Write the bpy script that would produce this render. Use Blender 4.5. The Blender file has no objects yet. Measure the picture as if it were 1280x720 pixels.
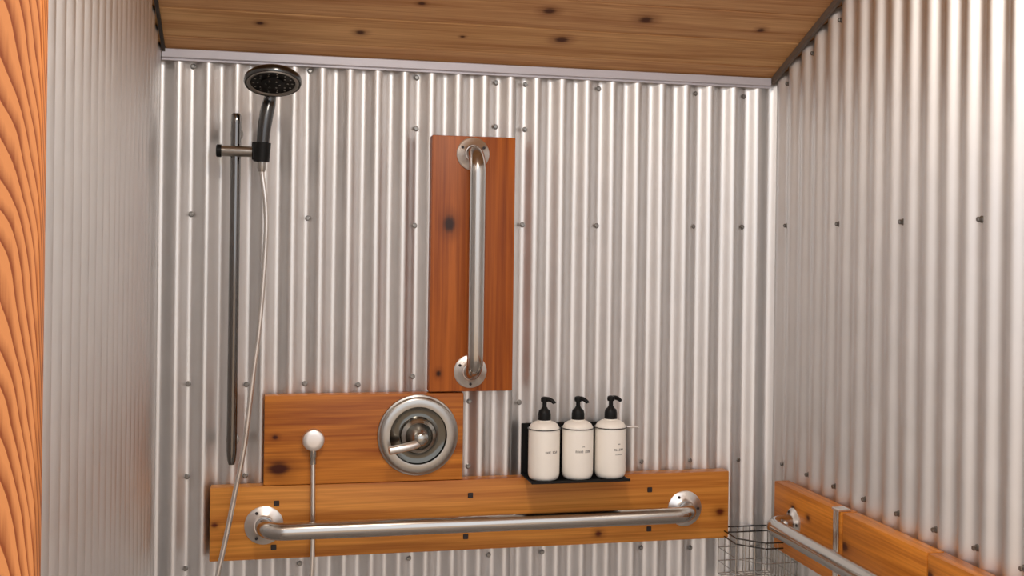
import bpy, bmesh, math, random
from mathutils import Vector, Matrix
random.seed(7)
PI = math.pi
S = bpy.context.scene
COL = S.collection

# ------------------------------------------------------------------ camera
CAM_YAW, CAM_ROLL = 0.2160, 0.0136
cam = bpy.data.cameras.new('camera')
cam.sensor_width = 36.0
cam.lens = 1372.03 / 1280 * 36.0
cam.shift_y = -(360 - 307.08) / 1280
cam.clip_start = 0.05
cam_o = bpy.data.objects.new('camera', cam)
COL.objects.link(cam_o)
cam_o.matrix_world = (Matrix.Translation((0, -2.45, 1.5)) @ Matrix.Rotation(-CAM_YAW, 4, 'Z')
                      @ Matrix.Rotation(PI / 2, 4, 'X') @ Matrix.Rotation(CAM_ROLL, 4, 'Z'))
S.camera = cam_o

# ------------------------------------------------------------------ world (open overcast daylight in front of the stall)
w = bpy.data.worlds.new('overcast_sky')
S.world = w
w.use_nodes = True
bg = w.node_tree.nodes['Background']
bg.inputs['Color'].default_value = (0.93, 0.95, 1.0, 1)
bg.inputs['Strength'].default_value = 1.0

S.view_settings.view_transform = 'Standard'
S.view_settings.look = 'None'
S.view_settings.gamma = 1.0
S.view_settings.exposure = 0.60
S.view_settings.use_curve_mapping = False

# warm lamp under the roof, just outside the top of the frame
lamp = bpy.data.lights.new('ceiling_lamp', 'AREA')
lamp.shape = 'DISK'
lamp.size = 0.22
lamp.energy = 6.8
lamp.color = (1.0, 0.90, 0.78)
lamp_o = bpy.data.objects.new('ceiling_lamp', lamp)
COL.objects.link(lamp_o)
lamp_o.location = (0.25, -1.25, 2.36)

# ------------------------------------------------------------------ helpers
def srgb(r, g, b):
    def f(c):
        c /= 255
        return c / 12.92 if c <= 0.04045 else ((c + 0.055) / 1.055) ** 2.4
    return (f(r), f(g), f(b), 1)

def mat(name, color, rough=0.5, metal=0.0, rough_var=0.0, col_var=0.0, scale=40, spec=0.5, bump=0.0):
    m = bpy.data.materials.new(name)
    m.use_nodes = True
    nt = m.node_tree
    N, L = nt.nodes, nt.links
    p = N['Principled BSDF']
    p.inputs['Base Color'].default_value = color
    p.inputs['Roughness'].default_value = rough
    p.inputs['Metallic'].default_value = metal
    p.inputs['Specular IOR Level'].default_value = spec
    tc = N.new('ShaderNodeTexCoord')
    nz = N.new('ShaderNodeTexNoise')
    nz.inputs['Scale'].default_value = scale
    nz.inputs['Detail'].default_value = 4
    L.new(tc.outputs['Object'], nz.inputs['Vector'])
    if rough_var:
        mr = N.new('ShaderNodeMapRange')
        mr.inputs['To Min'].default_value = max(0.02, rough - rough_var)
        mr.inputs['To Max'].default_value = rough + rough_var
        L.new(nz.outputs['Fac'], mr.inputs['Value'])
        L.new(mr.outputs['Result'], p.inputs['Roughness'])
    if col_var:
        mx = N.new('ShaderNodeMix')
        mx.data_type = 'RGBA'
        mx.inputs['A'].default_value = tuple(c * (1 - col_var) for c in color[:3]) + (1,)
        mx.inputs['B'].default_value = tuple(min(1, c * (1 + col_var)) for c in color[:3]) + (1,)
        L.new(nz.outputs['Fac'], mx.inputs['Factor'])
        L.new(mx.outputs['Result'], p.inputs['Base Color'])
    if bump:
        b = N.new('ShaderNodeBump')
        b.inputs['Strength'].default_value = bump
        b.inputs['Distance'].default_value = 0.002
        L.new(nz.outputs['Fac'], b.inputs['Height'])
        L.new(b.outputs['Normal'], p.inputs['Normal'])
    return m

def wood(name, light, dark, axis=0, across=22.0, along=1.3, knots=(), offset=(0, 0, 0), rough=0.42, rings=0.0,
         streak=0.35, ring_scale=16.0, cathedral=None, knot_col=(38, 16, 8), halo_col=None):
    """grain runs along object axis `axis`; knots = [((x, y, z), radius)] in object space"""
    m = bpy.data.materials.new(name)
    m.use_nodes = True
    nt = m.node_tree
    N, L = nt.nodes, nt.links
    p = N['Principled BSDF']
    p.inputs['Roughness'].default_value = rough
    p.inputs['Specular IOR Level'].default_value = 0.35
    tc = N.new('ShaderNodeTexCoord')
    mp = N.new('ShaderNodeMapping')
    sc = [across] * 3
    sc[axis] = along
    mp.inputs['Scale'].default_value = sc
    mp.inputs['Location'].default_value = offset
    L.new(tc.outputs['Object'], mp.inputs['Vector'])
    n1 = N.new('ShaderNodeTexNoise')
    n1.inputs['Scale'].default_value = 1.0
    n1.inputs['Detail'].default_value = 5
    n1.inputs['Roughness'].default_value = 0.6
    n1.inputs['Distortion'].default_value = 0.4
    L.new(mp.outputs['Vector'], n1.inputs['Vector'])
    mp2 = N.new('ShaderNodeMapping')
    sc2 = [across * 7] * 3
    sc2[axis] = along * 2.5
    mp2.inputs['Scale'].default_value = sc2
    L.new(tc.outputs['Object'], mp2.inputs['Vector'])
    n2 = N.new('ShaderNodeTexNoise')
    n2.inputs['Scale'].default_value = 1.0
    n2.inputs['Detail'].default_value = 3
    L.new(mp2.outputs['Vector'], n2.inputs['Vector'])
    fac = N.new('ShaderNodeMix')
    fac.data_type = 'FLOAT'
    fac.inputs['Factor'].default_value = streak
    L.new(n1.outputs['Fac'], fac.inputs['A'])
    L.new(n2.outputs['Fac'], fac.inputs['B'])
    out = fac.outputs['Result']
    if rings:
        # growth rings cut at a slant: stretched distance from a pith line outside the board
        mp3 = N.new('ShaderNodeMapping')
        sc3 = [1.0] * 3
        sc3[axis] = 0.26
        mp3.inputs['Scale'].default_value = sc3
        L.new(tc.outputs['Object'], mp3.inputs['Vector'])
        wv = N.new('ShaderNodeTexWave')
        wv.wave_type = 'RINGS'
        wv.rings_direction = 'SPHERICAL'
        wv.inputs['Scale'].default_value = ring_scale
        wv.inputs['Distortion'].default_value = 2.2
        wv.inputs['Detail'].default_value = 3
        wv.inputs['Detail Scale'].default_value = 0.9
        L.new(mp3.outputs['Vector'], wv.inputs['Vector'])
        f2 = N.new('ShaderNodeMix')
        f2.data_type = 'FLOAT'
        f2.inputs['Factor'].default_value = rings
        L.new(out, f2.inputs['A'])
        L.new(wv.outputs['Fac'], f2.inputs['B'])
        out = f2.outputs['Result']
    if cathedral:
        x0, curve, freq, amt = cathedral
        sx = N.new('ShaderNodeSeparateXYZ')
        L.new(tc.outputs['Object'], sx.inputs[0])
        def mth(op, a, b, c=None):
            k = N.new('ShaderNodeMath'); k.operation = op
            for idx, v_ in enumerate((a, b, c)):
                if v_ is None: continue
                if isinstance(v_, (int, float)): k.inputs[idx].default_value = v_
                else: L.new(v_, k.inputs[idx])
            return k.outputs[0]
        dx = mth('SUBTRACT', sx.outputs['X'], x0)
        q = mth('MULTIPLY_ADD', mth('MULTIPLY', dx, dx), curve, sx.outputs['Z'])
        q = mth('MULTIPLY_ADD', sx.outputs['Y'], 4.0, q)
        big = N.new('ShaderNodeTexNoise')
        big.inputs['Scale'].default_value = 5.0
        big.inputs['Detail'].default_value = 1.5
        L.new(tc.outputs['Object'], big.inputs['Vector'])
        q = mth('MULTIPLY_ADD', big.outputs['Fac'], 0.16, q)
        q = mth('MULTIPLY_ADD', n1.outputs['Fac'], 0.022, q)
        fr_ = mth('FRACT', mth('MULTIPLY', q, freq), 0)
        ring = mth('MULTIPLY_ADD', mth('POWER', fr_, 0.6), mth('LESS_THAN', fr_, 0.93), mth('MULTIPLY', mth('GREATER_THAN', fr_, 0.93), mth('MULTIPLY', mth('SUBTRACT', 1.0, fr_), 13.0)))
        f3 = N.new('ShaderNodeMix'); f3.data_type = 'FLOAT'
        f3.inputs['Factor'].default_value = amt
        L.new(out, f3.inputs['A']); L.new(ring, f3.inputs['B'])
        out = f3.outputs['Result']
    cr = N.new('ShaderNodeValToRGB')
    cr.color_ramp.elements[0].position = 0.36
    cr.color_ramp.elements[0].color = dark
    cr.color_ramp.elements[1].position = 0.62
    cr.color_ramp.elements[1].color = light
    L.new(out, cr.inputs['Fac'])
    colr = cr.outputs['Color']
    halo = srgb(*halo_col) if halo_col else tuple(c * 0.55 for c in dark[:3]) + (1,)
    for (pos, r) in knots:
        sub = N.new('ShaderNodeVectorMath')
        sub.operation = 'SUBTRACT'
        sub.inputs[1].default_value = pos
        L.new(tc.outputs['Object'], sub.inputs[0])
        st = N.new('ShaderNodeVectorMath')
        st.operation = 'MULTIPLY'
        v = [1.0] * 3
        v[axis] = 0.72
        st.inputs[1].default_value = v
        L.new(sub.outputs[0], st.inputs[0])
        ln = N.new('ShaderNodeVectorMath')
        ln.operation = 'LENGTH'
        L.new(st.outputs[0], ln.inputs[0])
        wob = N.new('ShaderNodeMath')
        wob.operation = 'MULTIPLY_ADD'
        wob.inputs[1].default_value = r * 0.9
        L.new(n2.outputs['Fac'], wob.inputs[0])
        L.new(ln.outputs['Value'], wob.inputs[2])
        for (a, b, c, amt) in ((r * 0.9, r * 3.2, halo, 0.55), (r * 0.8, r * 1.7, srgb(*knot_col), 0.95)):
            mr = N.new('ShaderNodeMapRange')
            mr.interpolation_type = 'SMOOTHSTEP'
            mr.inputs['From Min'].default_value = a
            mr.inputs['From Max'].default_value = b
            mr.inputs['To Min'].default_value = amt
            mr.inputs['To Max'].default_value = 0.0
            L.new(wob.outputs[0], mr.inputs['Value'])
            mx = N.new('ShaderNodeMix')
            mx.data_type = 'RGBA'
            L.new(mr.outputs['Result'], mx.inputs['Factor'])
            L.new(colr, mx.inputs['A'])
            mx.inputs['B'].default_value = c
            colr = mx.outputs['Result']
    L.new(colr, p.inputs['Base Color'])
    bp = N.new('ShaderNodeBump')
    bp.inputs['Strength'].default_value = 0.15
    bp.inputs['Distance'].default_value = 0.001
    L.new(out, bp.inputs['Height'])
    L.new(bp.outputs['Normal'], p.inputs['Normal'])
    return m

def link(name, bm, m, parent=None, loc=(0, 0, 0), smooth=35):
    bmesh.ops.recalc_face_normals(bm, faces=bm.faces)
    me = bpy.data.meshes.new(name)
    bm.to_mesh(me)
    bm.free()
    me.materials.append(m)
    if smooth:
        me.polygons.foreach_set('use_smooth', [True] * len(me.polygons))
        me.set_sharp_from_angle(angle=math.radians(smooth))
    o = bpy.data.objects.new(name, me)
    COL.objects.link(o)
    o.location = loc
    if parent:
        o.parent = parent
    return o

def empty(name, loc):
    o = bpy.data.objects.new(name, None)
    o.empty_display_size = 0.05
    COL.objects.link(o)
    o.location = loc
    return o

def tag(o, label=None, cat=None, group=None, kind=None):
    if label: o['label'] = label
    if cat: o['category'] = cat
    if group: o['group'] = group
    if kind: o['kind'] = kind
    return o

def share(src, name, parent, loc, rot=None):
    o = bpy.data.objects.new(name, src)
    COL.objects.link(o)
    o.location = loc
    if rot is not None: o.rotation_euler = rot
    if parent: o.parent = parent
    return o

def box(bm, lo, hi, bevel=0.0, seg=2):
    lo, hi = Vector(lo), Vector(hi)
    b = bmesh.new()
    bmesh.ops.create_cube(b, size=1.0)
    for v in b.verts:
        v.co = Vector(((lo[i] + hi[i]) / 2 + v.co[i] * (hi[i] - lo[i]) for i in range(3)))
    if bevel:
        bmesh.ops.bevel(b, geom=list(b.edges), offset=bevel, segments=seg, affect='EDGES', profile=0.5)
    me = bpy.data.meshes.new('t')
    b.to_mesh(me)
    b.free()
    bm.from_mesh(me)
    bpy.data.meshes.remove(me)

def tube(bm, pts, r, seg=12, caps=True, closed=False):
    """swept tube; r is a number or a list"""
    pts = [Vector(p) for p in pts]
    n = len(pts)
    rr = r if isinstance(r, (list, tuple)) else [r] * n
    def tan(i):
        if closed: return (pts[(i + 1) % n] - pts[i - 1]).normalized()
        return (pts[min(n - 1, i + 1)] - pts[max(0, i - 1)]).normalized()
    t = tan(0)
    up = Vector((0, 0, 1)) if abs(t.z) < 0.9 else Vector((0, 1, 0))
    nrm = (up - t * up.dot(t)).normalized()
    rows = []
    for i in range(n):
        t = tan(i)
        nrm = (nrm - t * nrm.dot(t)).normalized()
        bi = t.cross(nrm)
        rows.append([bm.verts.new(pts[i] + (nrm * math.cos(2 * PI * k / seg) + bi * math.sin(2 * PI * k / seg)) * rr[i]) for k in range(seg)])
    last = n if closed else n - 1
    for i in range(last):
        a, b = rows[i], rows[(i + 1) % n]
        for k in range(seg):
            bm.faces.new((a[k], a[(k + 1) % seg], b[(k + 1) % seg], b[k]))
    if caps and not closed:
        bm.faces.new(rows[0][::-1])
        bm.faces.new(rows[-1])

def smooth_path(pts, n=8):
    """Catmull-Rom through pts"""
    P = [Vector(p) for p in pts]
    P = [P[0] * 2 - P[1]] + P + [P[-1] * 2 - P[-2]]
    out = []
    for i in range(1, len(P) - 2):
        for k in range(n):
            t = k / n
            a, b, c, d = P[i - 1], P[i], P[i + 1], P[i + 2]
            out.append(0.5 * ((2 * b) + (c - a) * t + (2 * a - 5 * b + 4 * c - d) * t * t + (3 * b - a - 3 * c + d) * t ** 3))
    out.append(P[-2])
    return out

def lathe(bm, prof, M=None, seg=32):
    """prof [(radius, height)] about local Z, then moved by M"""
    M = M or Matrix.Identity(4)
    rows = []
    for (r, h) in prof:
        if r < 1e-6:
            rows.append([bm.verts.new(M @ Vector((0, 0, h)))])
        else:
            rows.append([bm.verts.new(M @ Vector((r * math.cos(2 * PI * k / seg), r * math.sin(2 * PI * k / seg), h))) for k in range(seg)])
    for a, b in zip(rows, rows[1:]):
        if len(a) == 1 and len(b) == 1: continue
        for k in range(seg):
            if len(a) == 1: bm.faces.new((a[0], b[(k + 1) % seg], b[k]))
            elif len(b) == 1: bm.faces.new((a[k], a[(k + 1) % seg], b[0]))
            else: bm.faces.new((a[k], a[(k + 1) % seg], b[(k + 1) % seg], b[k]))

TO_FRONT = Matrix.Rotation(PI / 2, 4, 'X')      # local +Z -> world -Y (out of the back wall)
TO_LEFT = Matrix.Rotation(-PI / 2, 4, 'Y')      # local +Z -> world -X (out of the right wall)

# ------------------------------------------------------------------ materials
M_CORR = mat('galvanized_steel', (0.80, 0.785, 0.775, 1), 0.42, 1.0, rough_var=0.05, col_var=0.06, scale=14)
M_FLASH = mat('painted_flashing', srgb(205, 203, 212), 0.45, 0.15, scale=20, col_var=0.05)
M_CHROME = mat('brushed_steel', (0.50, 0.48, 0.455, 1), 0.2, 1.0, rough_var=0.02, scale=60)
M_FLANGE = mat('bright_steel_flange', (0.80, 0.77, 0.74, 1), 0.33, 1.0, rough_var=0.05, scale=60)
M_NICKEL = mat('satin_nickel', (0.45, 0.435, 0.41, 1), 0.30, 1.0, rough_var=0.01, scale=60)
M_NICKEL_D = mat('polished_nickel', (0.42, 0.41, 0.38, 1), 0.2, 1.0, rough_var=0.01, scale=60)
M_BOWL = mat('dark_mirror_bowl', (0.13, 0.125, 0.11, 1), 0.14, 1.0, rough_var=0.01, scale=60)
M_GUN = mat('dark_chrome', (0.09, 0.09, 0.09, 1), 0.22, 1.0, rough_var=0.04, scale=60)
M_RAIL = mat('dark_polished_rail', (0.19, 0.182, 0.175, 1), 0.10, 1.0, rough_var=0.01, scale=60)
M_BLACK = mat('black_plastic', (0.008, 0.008, 0.008, 1), 0.45, 0.0, rough_var=0.05, scale=60, spec=0.2)
M_RUBBER = mat('grey_nozzle_rubber', (0.05, 0.05, 0.05, 1), 0.6, 0.0, scale=60, col_var=0.1)
M_HOSE = mat('metal_hose', (0.72, 0.68, 0.64, 1), 0.3, 1.0, rough_var=0.05, scale=80)
M_WHITE = mat('white_plastic', srgb(250, 244, 234), 0.38, 0.0, rough_var=0.04, scale=30, col_var=0.02)
M_INK = mat('grey_print', srgb(95, 88, 84), 0.6, 0.0, scale=30, col_var=0.05)
M_SCREW = mat('screw_steel', (0.27, 0.26, 0.245, 1), 0.35, 1.0, rough_var=0.05, scale=200)
M_WASHER = mat('washer_rubber', (0.035, 0.033, 0.03, 1), 0.6, 0.0, scale=200, col_var=0.1)
M_BOLT = mat('black_bolt', (0.02, 0.012, 0.012, 1), 0.5, 0.0, scale=200, col_var=0.1)
M_FRAME = mat('grey_edge_trim', srgb(118, 106, 98), 0.5, 0.3, scale=30, col_var=0.1)
M_DARKTRIM = mat('dark_edge_trim', srgb(62, 56, 52), 0.55, 0.2, scale=30, col_var=0.1)
M_PLY = mat('plywood_sheathing', srgb(150, 120, 85), 0.8, 0.0, scale=8, col_var=0.15)
M_CONC = mat('concrete_floor', srgb(165, 155, 145), 0.7, 0.0, scale=10, col_var=0.12, bump=0.1)
M_GROUND = mat('gravel_ground', srgb(205, 178, 150), 0.9, 0.0, scale=6, col_var=0.2, bump=0.2)

# ------------------------------------------------------------------ dimensions
XL, XR = -0.2337, 1.1800          # crest planes of the side walls
PITCH, DEPTH = 0.0609, 0.0162
SLOPE, Z_BACK = 0.42, 1.911       # ceiling underside: z = Z_BACK - SLOPE*y
Y_LEFT_END, Y_RIGHT_END = -1.222, -2.05  # right wall lengthened out of view to cut the daylight falling on it
def ceil_z(y): return Z_BACK - SLOPE * y

# ------------------------------------------------------------------ setting: ground, floor, backing walls
bm = bmesh.new(); box(bm, (-40, -60, -0.25), (40, 12, -0.12))
tag(link('ground', bm, M_GROUND, smooth=0), 'warm beige gravel ground outside the stall', 'ground', kind='structure')
bm = bmesh.new(); box(bm, (XL - 0.06, -2.10, -0.12), (XR + 0.06, 0.05, 0.0), 0.004)
tag(link('floor', bm, M_CONC, smooth=0), 'grey concrete shower floor slab below the stall walls', 'floor', kind='structure')

bm = bmesh.new(); box(bm, (XL - 0.06, DEPTH + 0.002, 0), (XR + 0.06, DEPTH + 0.03, Z_BACK + 0.02))
wall_back = tag(link('wall_back', bm, M_PLY, smooth=0), 'back shower wall clad in vertical corrugated metal', 'wall', kind='structure')

def side_wall(name, x0, x1, y_end, label):
    bm = bmesh.new()
    vs = []
    for x in (x0, x1):
        vs.append([bm.verts.new((x, y, z)) for (y, z) in ((DEPTH, 0), (y_end, 0), (y_end, ceil_z(y_end)), (DEPTH, ceil_z(DEPTH)))])
    bm.faces.new(vs[0]); bm.faces.new(vs[1][::-1])
    for k in range(4): bm.faces.new((vs[0][k], vs[0][(k + 1) % 4], vs[1][(k + 1) % 4], vs[1][k]))
    return tag(link(name, bm, M_PLY, smooth=0), label, 'wall', kind='structure')
wall_left = side_wall('wall_left', XL - DEPTH - 0.03, XL - DEPTH - 0.002, Y_LEFT_END, 'grey corrugated metal left wall beside the orange post')
wall_right = side_wall('wall_right', XR + DEPTH + 0.002, XR + DEPTH + 0.03, Y_RIGHT_END, 'right shower wall of taupe grey corrugated metal')

def sheet(parent, axis, a, b, crest, plane, out, z0, ztop, lift=0.0):
    """one corrugated sheet; runs from a to b along `axis`, crest at `crest`, crest plane at `plane`, facing `out` (+1/-1)"""
    bm = bmesh.new()
    n = max(2, int(abs(b - a) / PITCH * 16))
    cols = []
    for i in range(n + 1):
        s = a + (b - a) * i / n
        d = DEPTH / 2 * (1 - math.cos(2 * PI * (s - crest) / PITCH))
        off = plane - out * d + out * lift
        zt = ztop(s)
        rows = []
        for thick in (0.0, -out * 0.0007):
            col = []
            for z in (z0, zt):
                co = (s, off + thick, z) if axis == 'x' else (off + thick, s, z)
                col.append(bm.verts.new(co))
            rows.append(col)
        cols.append(rows)
    for p, q in zip(cols, cols[1:]):
        for k in (0, 1):
            bm.faces.new((p[k][0], q[k][0], q[k][1], p[k][1]))
        for k in (0, 1):
            bm.faces.new((p[0][k], q[0][k], q[1][k], p[1][k]))
    for c in (cols[0], cols[-1]):
        bm.faces.new((c[0][0], c[0][1], c[1][1], c[1][0]))
    return link('corrugated_sheet', bm, M_CORR, parent, smooth=60)

SEAM = 0.5620            # valley under the lap of the two back sheets (screws sit in the valleys)
CREST_B, CREST_S = SEAM + PITCH / 2, -0.0475 + PITCH / 2
flat_top = lambda s: Z_BACK - 0.004
slope_top = lambda s: ceil_z(min(s, 0)) - 0.004
sheet(wall_back, 'x', XL - DEPTH, SEAM + 0.012, CREST_B, 0.0, -1, 0.02, flat_top)
sheet(wall_back, 'x', SEAM - 0.019, XR + DEPTH, CREST_B, 0.0, -1, 0.02, flat_top, lift=0.0014)
sheet(wall_right, 'y', DEPTH, -0.760, CREST_S, XR, -1, 0.02, slope_top)
sheet(wall_right, 'y', -0.735, Y_RIGHT_END, CREST_S, XR, -1, 0.02, slope_top, lift=0.0014)
sheet(wall_left, 'y', DEPTH, -0.66, CREST_S, XL, 1, 0.02, slope_top)
sheet(wall_left, 'y', -0.64, Y_LEFT_END, CREST_S, XL, 1, 0.02, slope_top, lift=0.0014)

# hex-head cladding screws on the ridges
def screw_mesh(M, h=0.0066):
    bm = bmesh.new()
    t = h * 0.25
    lathe(bm, [(0.0, 0.0), (0.0064, 0.0), (0.0062, t), (0.0052, t + 0.0006), (0.0, t + 0.0008)], M, 12)
    lathe(bm, [(0.0, 0.0014), (0.0046, 0.0014), (0.0046, h - 0.0008), (0.0038, h), (0.0, h)], M, 6)
    bmesh.ops.recalc_face_normals(bm, faces=bm.faces)
    me = bpy.data.meshes.new('screw')
    bm.to_mesh(me); bm.free()
    me.materials.append(M_SCREW)
    return me
SCR_B, SCR_R, SCR_L = screw_mesh(TO_FRONT), screw_mesh(TO_LEFT, 0.0105), screw_mesh(Matrix.Rotation(PI / 2, 4, 'Y'))
for (x, z) in [(-0.1685, 1.875), (0.0785, 1.877), (0.3135, 1.873), (0.4945, 1.870), (0.5635, 1.869), (0.7380, 1.867), (0.9760, 1.866), (1.0990, 1.864),
               (0.3135, 1.759), (0.4945, 1.770), (0.5635, 1.766),
               (-0.1685, 1.558), (0.0780, 1.554), (0.3130, 1.542), (0.5605, 1.548), (0.7370, 1.549), (0.9750, 1.551), (1.0995, 1.552),
               (-0.1700, 1.194), (-0.0485, 1.191), (0.0765, 1.191), (0.1920, 1.187), (0.3130, 1.204), (0.5590, 1.142),
               (-0.1700, 0.995), (-0.0488, 0.993), (0.4430, 1.146), (0.4425, 0.999), (0.8540, 0.998), (0.9750, 0.997), (1.0975, 0.995),
               (-0.1710, 0.798), (0.3100, 0.797), (0.4920, 0.796), (0.6170, 0.797), (0.8560, 0.796), (0.9785, 0.790), (0.0700, 0.797)]:
    share(SCR_B, 'screw', wall_back, (x * 1.0066, DEPTH - (0.0012 if x > SEAM - 0.02 else -0.0003), 1.5 + (z - 1.5) * 1.0066))
for k in range(0, 16):
    y = -0.0475 - 2 * PITCH * k
    if y < Y_RIGHT_END + 0.03: continue
    lift = DEPTH - (0.0012 if y < -0.735 else -0.0003)
    if k % 2 == 0: share(SCR_R, 'screw', wall_right, (XR + lift, y, 1.5563))
    share(SCR_R, 'screw', wall_right, (XR + lift, y, 0.991))
    share(SCR_R, 'screw', wall_right, (XR + lift, y, ceil_z(y) - 0.038))
    share(SCR_R, 'screw', wall_right, (XR + lift, y, 0.30))

# ------------------------------------------------------------------ ceiling: roof deck with tongue-and-groove planks below
Y_ROOF = -2.35  # unseen front of the roof extended to dim the right wall
bm = bmesh.new()
vs = []
for x in (XL - 0.05, XR + 0.05):
    vs.append([bm.verts.new((x, y, z)) for (y, z) in ((0.05, ceil_z(0.05) + 0.019), (Y_ROOF, ceil_z(Y_ROOF) + 0.019), (Y_ROOF, ceil_z(Y_ROOF) + 0.05), (0.05, ceil_z(0.05) + 0.05))])
bm.faces.new(vs[0]); bm.faces.new(vs[1][::-1])
for k in range(4): bm.faces.new((vs[0][k], vs[0][(k + 1) % 4], vs[1][(k + 1) % 4], vs[1][k]))
ceiling = tag(link('ceiling', bm, M_PLY, smooth=0), 'sloping ceiling of knotty cedar planks above the stall', 'ceiling', kind='structure')

PW = 0.098
ang = -math.atan(SLOPE)
plank_y = [0.04, -0.046, -0.142]
while plank_y[-1] > Y_ROOF: plank_y.append(plank_y[-1] - PW)
KN = {0: [], 1: [(-0.029, 0.006), (0.18, 0.008), (0.40, 0.004), (0.62, 0.012)], 2: [(0.035, 0.007), (0.567, 0.011), (0.785, 0.013), (1.058, 0.007), (0.296, 0.006)]}
cxm = (XL + XR) / 2
for i, (ya, yb) in enumerate(zip(plank_y, plank_y[1:])):
    ym = (ya + yb) / 2
    half = (ya - yb) / 2 / math.cos(ang) - 0.0007
    bm = bmesh.new()
    box(bm, (XL - 0.03 - cxm, -half, 0.0), (XR + 0.03 - cxm, half, 0.019), 0.0022, 1)
    if i in KN: kk = [((x - cxm, random.uniform(-0.3, 0.3) * half, 0), r) for x, r in KN[i]]
    else: kk = [((random.uniform(-0.6, 0.6), random.uniform(-0.4, 0.4) * half, 0), random.uniform(0.005, 0.011)) for _ in range(2)]
    t = random.uniform(-8, 8)
    mp_ = wood('cedar_plank', srgb(222 + t, 176 + t, 122), srgb(176 + t, 122 + t, 72), 0, 30, 1.6, kk, (random.uniform(-9, 9), random.uniform(-9, 9), 0),
               rough=0.5, knot_col=(70, 30, 12), halo_col=(120, 66, 30))
    o = link('plank', bm, mp_, ceiling, (cxm, ym, ceil_z(ym)), smooth=30)
    o.rotation_euler = (ang, 0, 0)

# ------------------------------------------------------------------ trims
bm = bmesh.new()
box(bm, (XL, -0.010, 1.8915), (XR - 0.012, -0.0015, 1.9105), 0.0015, 1)
box(bm, (XL, -0.004, 1.886), (XR - 0.012, -0.0015, 1.892), 0.0008, 1)
tag(link('trim_1', bm, M_FLASH), 'pale lilac metal flashing strip along the top of the back wall', 'trim', kind='structure')

def sloped_strip(name, m, x0, x1, drop0, drop1, y0, y1, label):
    bm = bmesh.new()
    vs = []
    for x in (x0, x1):
        vs.append([bm.verts.new((x, y, ceil_z(y) - d)) for (y, d) in ((y0, drop1), (y1, drop1), (y1, drop0), (y0, drop0))])
    bm.faces.new(vs[0]); bm.faces.new(vs[1][::-1])
    for k in range(4): bm.faces.new((vs[0][k], vs[0][(k + 1) % 4], vs[1][(k + 1) % 4], vs[1][k]))
    return tag(link(name, bm, m, smooth=0), label, 'trim', kind='structure')
sloped_strip('trim_2', M_FRAME, XR - 0.010, XR - 0.0015, 0.001, 0.016, -0.001, Y_RIGHT_END, 'grey brown strip along the sloping top of the right wall')
sloped_strip('trim_3', M_DARKTRIM, XL + 0.0015, XL + 0.008, 0.001, 0.012, -0.001, Y_LEFT_END, 'dark strip along the sloping top of the left wall')

# door post of orange wood at the open end of the left wall
WOOD_POST = wood('orange_fir', srgb(220, 142, 82), srgb(146, 72, 28), 2, 34, 3.0, [], (3, 1, 2), rough=0.5, streak=0.5, cathedral=(0.006, 75.0, 23.0, 0.5))
bm = bmesh.new()
z_top = ceil_z(-1.24) - 0.001
box(bm, (-0.075, -0.019, -1.2), (0.054, 0.019, z_top - 1.2), 0.004, 2)
tag(link('trim_4', bm, WOOD_POST, None, (-0.2845, -1.2415, 1.2)), 'bright orange wooden door post with arched grain at the left edge', 'post', kind='structure')

# ------------------------------------------------------------------ wooden mounting boards
BT = 0.038          # board thickness; boards stand on the ridges (y = 0)
def board(name, lo, hi, m, label, group=None):
    c = [(a + b) / 2 for a, b in zip(lo, hi)]
    bm = bmesh.new()
    box(bm, [a - b for a, b in zip(lo, c)], [a - b for a, b in zip(hi, c)], 0.0025, 2)
    e = empty(name, (c[0], c[1], lo[2]))
    o = link('plank', bm, m, e, (0, 0, c[2] - lo[2]))
    tag(e, label, 'board', group)
    return e, c

BY0, BY1 = -BT, -0.0015
# vertical
lo, hi = (0.3455, BY0, 1.1735), (0.5345, BY1, 1.743)
c = [(a + b) / 2 for a, b in zip(lo, hi)]
mv = wood('stained_fir_vertical', srgb(190, 104, 38), srgb(132, 60, 17), 2, 26, 1.2,
          [((0.3866 - c[0], -BT / 2, 1.5462 - c[2]), 0.0135), ((0.3661 - c[0], -BT / 2, 1.2141 - c[2]), 0.006)], (1, 2, 3), knot_col=(40, 14, 6))
vboard, _ = board('mounting_board', lo, hi, mv, 'upright orange stained board behind the vertical grab bar', 'orange mounting boards')
# valve board
lo, hi = (-0.0095, BY0, 0.9775), (0.4238, BY1, 1.1705)
c = [(a + b) / 2 for a, b in zip(lo, hi)]
mk = wood('stained_fir_valve', srgb(222, 140, 54), srgb(150, 76, 22), 0, 24, 1.3,
          [((0.022 - c[0], -BT / 2, 1.012 - c[2]), 0.017), ((0.014 - c[0], -BT / 2, 1.081 - c[2]), 0.005)], (4, 2, 1), knot_col=(62, 18, 12))
kboard, _ = board('mounting_board', lo, hi, mk, 'short orange stained board carrying the round valve and hose outlet', 'orange mounting boards')
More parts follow.
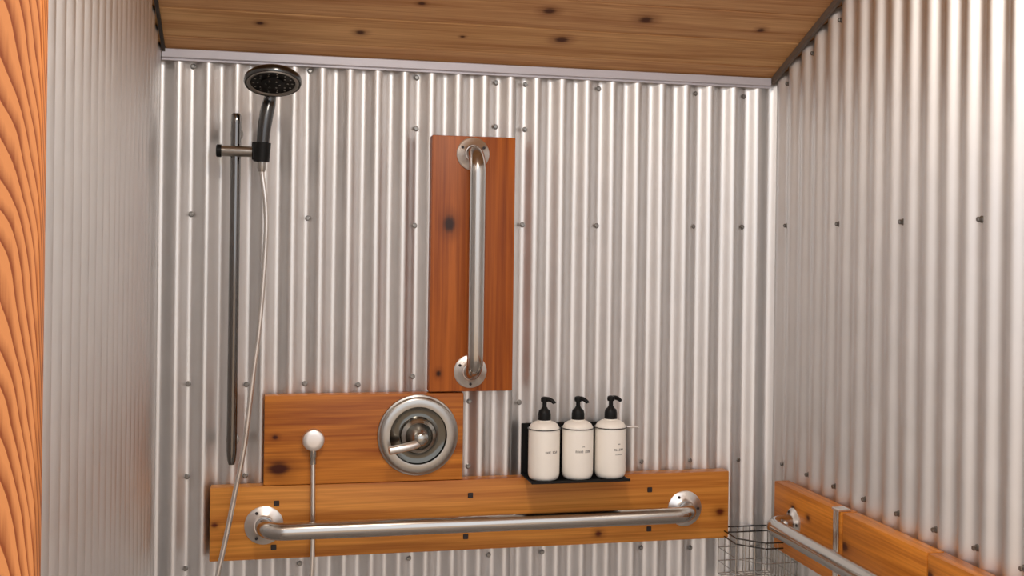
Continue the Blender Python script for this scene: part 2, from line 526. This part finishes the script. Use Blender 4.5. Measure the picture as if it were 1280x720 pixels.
# long horizontal board
lo, hi = (-0.1197, BY0, 0.8195), (1.0600, BY1, 0.9765)
c = [(a + b) / 2 for a, b in zip(lo, hi)]
mh = wood('stained_fir_long', srgb(230, 156, 70), srgb(164, 90, 28), 0, 24, 1.1,
          [((1.0382 - c[0], -BT / 2, 0.881 - c[2]), 0.009), ((0.7411 - c[0], -BT / 2, 0.8431 - c[2]), 0.007), ((-0.1098 - c[0], -BT / 2, 0.8966 - c[2]), 0.006)],
          (7, 5, 1), knot_col=(84, 24, 10))
hboard, hc = board('mounting_board', lo, hi, mh, 'long horizontal orange board below the soap bottles', 'orange mounting boards')
bm = bmesh.new()
box(bm, (-0.0058, -0.003, -0.0058), (0.0058, 0.0, 0.0058), 0.0012, 1)
bmesh.ops.recalc_face_normals(bm, faces=bm.faces)
BOLT = bpy.data.meshes.new('bolt'); bm.to_mesh(BOLT); bm.free(); BOLT.materials.append(M_BOLT)
for (x, z) in [(0.0188, 0.9394), (0.0138, 0.8451), (0.4419, 0.9416), (0.4323, 0.8500), (0.8632, 0.9397), (0.8625, 0.8490)]:
    share(BOLT, 'bolt', hboard, (x - hc[0], BY0 - hc[1] + 0.0003, z - lo[2]))

# boards on the right wall (two lengths seen, joined by a metal strap)
RX0, RX1 = XR - BT, XR - 0.0015
def rboard(y0, y1, knots, off, label):
    lo, hi = (RX0, y1, 0.812), (RX1, y0, 0.966)
    c = [(a + b) / 2 for a, b in zip(lo, hi)]
    m = wood('stained_fir_side', srgb(222, 140, 50), srgb(154, 80, 20), 1, 24, 1.2, [((-BT / 2, y - c[1], z - c[2]), r) for y, z, r in knots], off, knot_col=(70, 22, 10))
    return board('mounting_board', lo, hi, m, label, 'orange mounting boards')[0]
rb1 = rboard(-0.106, -0.4115, [(-0.20, 0.925, 0.006), (-0.27, 0.92, 0.006)], (1, 5, 2), 'short orange board on the right wall nearest the corner')
rb2 = rboard(-0.416, -0.708, [(-0.425, 0.90, 0.010)], (2, 8, 3), 'middle orange board on the right wall before the metal strap')
rb3 = rboard(-0.712, -1.28, [(-0.72, 0.93, 0.008)], (3, 1, 7), 'nearest orange board on the right wall, cut by the frame')
rb2['label'] = 'middle orange board on the right wall, right of the metal strap'
e = empty('joint_strap', (RX0, -0.396, 0.81))
bm = bmesh.new()
box(bm, (-0.004, -0.007, 0.0), (0, 0.007, 0.158), 0.0008, 1)
link('strap', bm, M_FLANGE, e)
bm = bmesh.new()
tube(bm, [(-0.0035, -0.0075, 0.0), (-0.0035, -0.0075, 0.157)], 0.0022, 8)
tube(bm, [(-0.0035, 0.0075, 0.0), (-0.0035, 0.0075, 0.157)], 0.0022, 8)
link('rolled_edge', bm, M_CHROME, e)
bm = bmesh.new()
box(bm, (-0.006, -0.014, 0.156), (0.022, 0.014, 0.161), 0.001, 1)
link('top_hook', bm, M_FLANGE, e)
tag(e, 'narrow upright metal strap hooked over the right wall board joint', 'strap')

# ------------------------------------------------------------------ grab bars
def flange(parent, M, r=0.041):
    bm = bmesh.new()
    lathe(bm, [(0, 0), (r, 0), (r, 0.0025), (r * 0.93, 0.0045), (r * 0.60, 0.0075), (r * 0.5, 0.013), (r * 0.46, 0.013)], M, 40)
    f = link('flange', bm, M_FLANGE, parent, smooth=45)
    for k in range(3):
        a = PI / 2 + k * 2 * PI / 3
        bm = bmesh.new()
        lathe(bm, [(0, 0.0045), (0.0034, 0.0045), (0.0030, 0.0078), (0, 0.0082)], M @ Matrix.Translation((r * 0.76 * math.cos(a), r * 0.76 * math.sin(a), 0)), 10)
        link('screw', bm, M_BOLT, f)

def grab_bar(name, p0, p1, out, label, R=0.0182, stand=0.062, fr=0.041, group='steel grab bars'):
    """p0, p1: flange centres on the board face; out: unit vector away from it"""
    p0, p1, out = Vector(p0), Vector(p1), Vector(out)
    e = empty(name, p0)
    d = (p1 - p0).normalized()
    br = 0.046
    path = [Vector((0, 0, 0)), out * (stand - br) * 0.5, out * (stand - br)]
    for k in range(1, 9):
        a = k / 8 * PI / 2
        path.append(out * (stand - br + br * math.sin(a)) + d * (br - br * math.cos(a)))
    L = (p1 - p0).length
    for k in range(1, 8): path.append(out * stand + d * (br + (L - 2 * br) * k / 8))
    for k in range(0, 9):
        a = k / 8 * PI / 2
        path.append(out * (stand - br + br * math.cos(a)) + d * (L - br + br * math.sin(a)))
    path += [out * (stand - br) * 0.5 + d * L, d * L]
    bm = bmesh.new(); tube(bm, path, R, 28)
    link('rail', bm, M_CHROME, e, smooth=60)
    zax = out
    xax = d.cross(zax).normalized()
    Mb = Matrix((xax, zax.cross(xax), zax)).transposed().to_4x4()
    flange(e, Mb, fr)
    flange(e, Matrix.Translation(d * L) @ Mb, fr)
    return tag(e, label, 'grab bar', group)
grab_bar('grab_bar', (-0.007, BY0 - 0.0006, 0.8935), (0.949, BY0 - 0.0006, 0.8935), (0, -1, 0), 'long horizontal brushed steel grab bar on the lower back wall board')
grab_bar('grab_bar', (0.4370, BY0, 1.7035), (0.4375, BY0, 1.2185), (0, -1, 0), 'vertical brushed steel grab bar on the upright orange board', R=0.0178, fr=0.037)
grab_bar('grab_bar', (RX0, -0.205, 0.8935), (RX0, -1.16, 0.8935), (-1, 0, 0), 'steel grab bar along the right wall, running out of the frame', fr=0.032)

# ------------------------------------------------------------------ shower valve
VC = (0.3218, BY0, 1.0795)
e = empty('shower_valve', VC)
bm = bmesh.new()
lathe(bm, [(0.0, 0.0), (0.0890, 0.0), (0.0895, 0.0035), (0.0885, 0.007), (0.085, 0.0085), (0.0835, 0.0115), (0.078, 0.0140), (0.069, 0.0150), (0.0635, 0.0145), (0.0625, 0.0120)], TO_FRONT, 64)
link('escutcheon', bm, M_NICKEL, e, smooth=40)
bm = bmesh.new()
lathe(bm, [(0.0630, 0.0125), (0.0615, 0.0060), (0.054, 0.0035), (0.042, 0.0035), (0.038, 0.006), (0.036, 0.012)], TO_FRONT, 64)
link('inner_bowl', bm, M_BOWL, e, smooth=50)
bm = bmesh.new()
lathe(bm, [(0.0400, 0.0045), (0.0395, 0.014), (0.0375, 0.018), (0.0315, 0.0205), (0.029, 0.024), (0.024, 0.036), (0.018, 0.048), (0.014, 0.057), (0.009, 0.061), (0.0, 0.062)], TO_FRONT, 48)
hub = link('handle_hub', bm, M_NICKEL_D, e, smooth=50)
bm = bmesh.new()
lp = smooth_path([(0.004, -0.044, -0.006), (-0.015, -0.055, -0.0125), (-0.04, -0.060, -0.0175), (-0.064, -0.060, -0.0215), (-0.0705, -0.060, -0.0225)], 6)
tube(bm, lp, [0.0092] * (len(lp) - 3) + [0.0085, 0.0070, 0.004], 16)
link('lever', bm, M_FLANGE, hub, smooth=60)
tag(e, 'round satin nickel shower valve with lever pointing left', 'valve')

# ------------------------------------------------------------------ hose outlet elbow
OC = (0.0945, BY0, 1.0755)
e = empty('hose_outlet', OC)
bm = bmesh.new()
lathe(bm, [(0, 0), (0.0235, 0), (0.0238, 0.014), (0.0232, 0.0185), (0.0215, 0.0205), (0.012, 0.0216), (0, 0.022)], TO_FRONT, 36)
link('cover_disc', bm, mat('pale_chrome', (0.90, 0.85, 0.81, 1), 0.42, 1.0, rough_var=0.04, scale=60), e, smooth=45)
bm = bmesh.new()
lathe(bm, [(0, 0), (0.0085, 0), (0.0085, -0.018), (0.0072, -0.020), (0.0072, -0.034), (0, -0.034)], Matrix.Translation((0, -0.0105, -0.018)), 16)
link('hose_nut', bm, M_CHROME, e, smooth=45)
tag(e, 'small round chrome hose outlet on the valve board', 'outlet')

# ------------------------------------------------------------------ slide bar with its holder
e = empty('shower_slide_bar', (-0.0760, 0.0, 1.028))
rail_y = -0.052
bm = bmesh.new()
tube(bm, [(0, rail_y, 0.0), (0, rail_y, 0.010), (0, rail_y, 0.030), (0, rail_y, 0.4), (0, rail_y, 0.72), (0, rail_y, 0.740), (0, rail_y, 0.744)], [0.006, 0.009, 0.0108, 0.0108, 0.0108, 0.0108, 0.008], 20)
link('rail', bm, M_RAIL, e, smooth=50)
for z in (0.045, 0.705):
    bm = bmesh.new()
    tube(bm, [(0, 0.0004, z), (0, -0.012, z), (0, -0.014, z), (0, rail_y, z)], [0.0145, 0.0135, 0.009, 0.008], 18)
    link('wall_bracket', bm, M_NICKEL, e, smooth=45)
bm = bmesh.new()
tube(bm, [(-0.030, rail_y - 0.004, 0.664), (-0.028, rail_y - 0.004, 0.664), (0.040, rail_y - 0.012, 0.663), (0.044, rail_y - 0.02, 0.663)], [0.009, 0.0115, 0.0115, 0.010], 18)
sl = link('slider', bm, M_NICKEL, e, smooth=50)
bm = bmesh.new()
tube(bm, [(-0.040, rail_y - 0.004, 0.664), (-0.038, rail_y - 0.004, 0.664), (-0.029, rail_y - 0.004, 0.664)], [0.011, 0.0135, 0.0135], 18)
link('clamp_knob', bm, M_BLACK, sl, smooth=50)
tag(e, 'tall slim nickel slide bar holding the hand shower at left', 'slide bar')
# holder cup: a ring around the handle end
bm = bmesh.new()
Mh = Matrix.Translation((0.0545, -0.087, 0.663)) @ Matrix.Rotation(0.05, 4, 'Y')
lathe(bm, [(0.0136, -0.022), (0.0165, -0.022), (0.0178, 0.018), (0.0150, 0.018), (0.0136, -0.022)], Mh, 24)
box(bm, (0.034, -0.092, 0.645), (0.0400, -0.060, 0.682), 0.002, 1)
link('holder_cup', bm, M_BLACK, e, smooth=40)

# ------------------------------------------------------------------ hand shower
HB = Vector((-0.0215, -0.087, 1.668))
e = empty('hand_shower', HB)
bm = bmesh.new()
hp = smooth_path([(0.0, 0, 0.0), (0.0012, 0, 0.03), (0.004, 0.0, 0.07), (0.009, 0.003, 0.105), (0.0140, 0.007, 0.130), (0.0175, 0.002, 0.152)], 5)
tube(bm, hp, [0.0112 + 0.0032 * min(1, i / 12) - 0.004 * max(0, (i - 18) / 7) for i in range(len(hp))], 20)
link('handle', bm, M_GUN, e, smooth=60)
TILT = math.radians(20)
# head: local +Z is the back of the head, the spray face looks down and towards the room
HC = Vector((0.0205, -0.056, 0.165))
Mr = Matrix.Translation(HC) @ Matrix.Rotation(-TILT, 4, 'X')
bm = bmesh.new()
lathe(bm, [(0.050, -0.008), (0.0565, -0.009), (0.0585, -0.004), (0.0575, 0.003), (0.050, 0.010), (0.032, 0.018), (0.012, 0.022), (0.0, 0.0225)], Mr, 48)
head = link('shower_head', bm, M_GUN, e, smooth=50)
bm = bmesh.new()
lathe(bm, [(0.0505, -0.0082), (0.0480, -0.0062), (0.024, -0.0050), (0.0235, -0.0085), (0.0, -0.0092)], Mr, 48)
face = link('spray_face', bm, M_BLACK, e, smooth=40)
bm = bmesh.new()
for ring, n in ((0.030, 10), (0.039, 14), (0.014, 6)):
    for k in range(n):
        a = 2 * PI * k / n
        zz = -0.0053 if ring > 0.02 else -0.0088
        lathe(bm, [(0.0026, zz + 0.001), (0.0022, zz - 0.0022), (0, zz - 0.0024)], Mr @ Matrix.Translation((ring * math.cos(a), ring * math.sin(a), 0)), 8)
link('nozzle', bm, M_NICKEL_D, face, smooth=40)
bm = bmesh.new()
lathe(bm, [(0.0455, -0.0072), (0.0490, -0.0098), (0.0520, -0.0098), (0.0530, -0.0080)], Mr, 48)
link('face_ring', bm, M_NICKEL, face, smooth=40)
bm = bmesh.new()
lathe(bm, [(0, 0.002), (0.0088, 0.002), (0.0088, -0.012), (0.0065, -0.020), (0, -0.020)], None, 16)
link('hose_nut', bm, M_NICKEL, e, smooth=45)
tag(e, 'dark chrome hand shower with a round head, resting in the slide bar holder', 'hand shower')

# ------------------------------------------------------------------ shower hose
hose = smooth_path([(0.0945, -0.0485, 1.026), (0.0950, -0.0525, 0.96), (0.0955, -0.054, 0.89), (0.0945, -0.058, 0.80), (0.085, -0.064, 0.62), (0.055, -0.072, 0.50), (0.0, -0.082, 0.455),
                    (-0.06, -0.090, 0.50), (-0.105, -0.092, 0.62), (-0.1085, -0.092, 0.74), (-0.0997, -0.090, 0.805), (-0.083, -0.088, 0.887), (-0.0679, -0.088, 0.970), (-0.0498, -0.090, 1.070),
                    (-0.0353, -0.090, 1.203), (-0.0207, -0.090, 1.337), (-0.0110, -0.090, 1.505), (-0.0125, -0.089, 1.58), (-0.0215, -0.087, 1.649)], 12)
bm = bmesh.new()
tube(bm, hose, [0.0052 + 0.0004 * (i % 2) for i in range(len(hose))], 12)
tag(link('shower_hose', bm, M_HOSE, None), 'thin metal shower hose hanging from the hand shower to the outlet', 'hose')

# ------------------------------------------------------------------ soap dispenser bracket with three bottles
bx = [0.6006, 0.6783, 0.7552]
BYc, BZ = -0.0745, 0.9805
e = empty('soap_holder', (0.678, 0.0, 0.9772))
bm = bmesh.new()
box(bm, (-0.1135, -0.0065, 0.0), (0.1135, -0.0005, 0.117), 0.0015, 1)
link('back_plate', bm, M_BLACK, e)
bm = bmesh.new()
box(bm, (-0.1135, -0.111, 0.0), (0.1135, -0.0055, 0.003), 0.001, 1)
box(bm, (-0.1135, -0.1125, 0.0), (0.1135, -0.1105, 0.006), 0.0008, 1)
link('tray', bm, M_BLACK, e)
for x in bx:
    bm = bmesh.new()
    n = 40
    tube(bm, [(x - 0.678 + 0.0362 * math.cos(2 * PI * k / n), BYc + 0.0362 * math.sin(2 * PI * k / n), 0.1165) for k in range(n)], 0.0011, 8, closed=True)
    tube(bm, [(x - 0.678, BYc + 0.036, 0.1165), (x - 0.678, -0.004, 0.1165)], 0.0016, 8)
    link('retaining_ring', bm, M_GUN, e, smooth=60)
bm = bmesh.new()
tube(bm, [(0.1150, BYc, 0.1165), (0.124, BYc - 0.002, 0.1150), (0.140, BYc - 0.002, 0.1150), (0.143, BYc - 0.002, 0.1130)], 0.0022, 8)
link('lock_pin', bm, M_FLANGE, e, smooth=60)
tag(e, 'black wall holder for three soap bottles above the long board', 'soap holder')

bm = bmesh.new()
prof = [(0, 0), (0.0265, 0), (0.0310, 0.0025), (0.0342, 0.0085), (0.0350, 0.015), (0.0350, 0.108), (0.0338, 0.116), (0.0300, 0.1225), (0.0225, 0.1275), (0.0155, 0.1295), (0.0150, 0.132), (0, 0.132)]
lathe(bm, prof, None, 48)
bmesh.ops.recalc_face_normals(bm, faces=bm.faces)
BODY = bpy.data.meshes.new('body'); bm.to_mesh(BODY); bm.free(); BODY.materials.append(M_WHITE)
BODY.polygons.foreach_set('use_smooth', [True] * len(BODY.polygons)); BODY.set_sharp_from_angle(angle=math.radians(40))
bm = bmesh.new()
lathe(bm, [(0, 0.131), (0.0140, 0.131), (0.0144, 0.133), (0.0143, 0.145), (0.0125, 0.153), (0.0075, 0.157), (0.0062, 0.160), (0.0050, 0.161), (0.0048, 0.174), (0, 0.174)], None, 28)
bmesh.ops.recalc_face_normals(bm, faces=bm.faces)
COLLAR = bpy.data.meshes.new('pump_collar'); bm.to_mesh(COLLAR); bm.free(); COLLAR.materials.append(M_BLACK)
COLLAR.polygons.foreach_set('use_smooth', [True] * len(COLLAR.polygons)); COLLAR.set_sharp_from_angle(angle=math.radians(40))
bm = bmesh.new()
lathe(bm, [(0, 0.172), (0.0078, 0.172), (0.0088, 0.176), (0.0080, 0.1815), (0.004, 0.1835), (0, 0.1838)], None, 20)
tube(bm, smooth_path([(0, 0, 0.178), (0.010, 0, 0.1785), (0.017, 0, 0.1765), (0.023, 0, 0.1725), (0.0245, 0, 0.1700)], 4), [0.0056 - 0.0018 * i / 16 for i in range(17)], 10)
bmesh.ops.recalc_face_normals(bm, faces=bm.faces)
PUMP = bpy.data.meshes.new('pump_head'); bm.to_mesh(PUMP); bm.free(); PUMP.materials.append(M_BLACK)
PUMP.polygons.foreach_set('use_smooth', [True] * len(PUMP.polygons)); PUMP.set_sharp_from_angle(angle=math.radians(40))

def glyph_rows(rows):
    """illegibly small print: strokes wrapped on the bottle; rows = [(z, height, [letter groups], advance)]"""
    bm = bmesh.new()
    R = 0.0350
    for (z, h, groups, adv) in rows:
        total = sum(groups) + (len(groups) - 1) * 1.2
        u = -total * adv / 2
        for g in groups:
            for i in range(g):
                style = random.randrange(4)
                segs = [(0, 0, 0.22, 1)]
                if style in (0, 1): segs.append((0.5, 0, 0.72, 1))
                if style in (0, 2): segs.append((0.1, 0.42, 0.7, 0.6))
                if style in (1, 3): segs.append((0.1, 0.8, 0.72, 1))
                if style in (2, 3): segs.append((0.1, 0, 0.7, 0.2))
                for (a0, b0, a1, b1) in segs:
                    q = []
                    for (a, b) in ((a0, b0), (a1, b0), (a1, b1), (a0, b1)):
                        th = (u + a * adv) / R - PI / 2
                        q.append((th, z + b * h))
                    vi = [bm.verts.new((math.cos(t) * (R - 0.0003), math.sin(t) * (R - 0.0003), zz)) for t, zz in q]
                    vo = [bm.verts.new((math.cos(t) * (R + 0.00025), math.sin(t) * (R + 0.00025), zz)) for t, zz in q]
                    bm.faces.new(vo)
                    for k in range(4): bm.faces.new((vi[k], vi[(k + 1) % 4], vo[(k + 1) % 4], vo[k]))
                u += adv
            u += 1.2 * adv
    return bm

specs = [(0, 'leftmost white pump bottle in the black holder, print turned right', 0.19, [(0.062, 0.0050, [4, 4], 0.0033)], -1.0, 0.05),
         (1, 'middle white pump bottle in the black holder between the other two', 0.02, [(0.062, 0.0050, [5, 4], 0.0036), (0.0745, 0.0022, [3], 0.0020)], -0.95, 0.0),
         (2, 'rightmost white pump bottle in the black holder, beside the pin', 0.17, [(0.0645, 0.0046, [6], 0.0040), (0.055, 0.0016, [9], 0.0020), (0.078, 0.0022, [3], 0.0020)], -0.12, 0.0)]
for (i, lab, yaw_, rows, nz, dz) in specs:
    b = empty('soap_bottle', (bx[i], BYc, BZ))
    b.rotation_euler = (0, 0, yaw_ + math.atan2(bx[i], 2.375) * 0.4)
    share(BODY, 'body', b, (0, 0, 0))
    col = share(COLLAR, 'pump_collar', b, (0, 0, 0)); tag(col, 'black pump collar')
    ph = share(PUMP, 'pump_head', b, (0, 0, 0), (0, 0, nz)); tag(ph, 'black pump head')
    link('lettering', glyph_rows(rows), M_INK, b, smooth=0)
    tag(b, lab, 'bottle', 'white pump bottles in the holder')

# ------------------------------------------------------------------ wire basket in the right corner
e = empty('wire_basket', (1.115, -0.02, 0.727))
X0, X1, Y0, Y1 = 1.050 - 1.115, 1.1765 - 1.115, 0.0165, -0.135
def loop(z): return [(X0, Y0, z), (X1, Y0, z), (X1, Y1, z), (X0 + 0.05, Y1, z), (X0, Y1 + 0.05, z)]
for z in (0.109, 0.096):
    bm = bmesh.new()
    pts = loop(z)
    for a, b in zip(pts, pts[1:] + pts[:1]): tube(bm, [a, b], 0.0017, 8)
    link('rim_wire', bm, M_GUN, e, smooth=60)
bm = bmesh.new()
for k in range(11):
    y = Y0 + (Y1 - Y0) * k / 10
    tube(bm, [(X0 if k < 7 else X0 + 0.05 * (k - 6.7) / 3.3, y, 0.0), (X1, y, 0.0)], 0.0011, 6)
    tube(bm, [(X1, y, 0.0), (X1, y, 0.109)], 0.0011, 6)
for k in range(9):
    x = X0 + (X1 - X0) * k / 8
    y1 = Y1 if k > 2 else Y1 + 0.05 - 0.0158 * k
    tube(bm, [(x, Y0, 0.0), (x, y1, 0.0)], 0.0011, 6)
    tube(bm, [(x, Y0, 0.0), (x, Y0, 0.109)], 0.0011, 6)
    tube(bm, [(x, y1, 0.0), (x, y1, 0.109)], 0.0011, 6)
for z in (0.03, 0.062):
    pts = loop(z)
    for a, b in zip(pts, pts[1:] + pts[:1]): tube(bm, [a, b], 0.0011, 6)
link('wire_mesh', bm, M_CHROME, e, smooth=60)
tag(e, 'small chrome wire basket fixed in the right corner below the boards', 'basket')
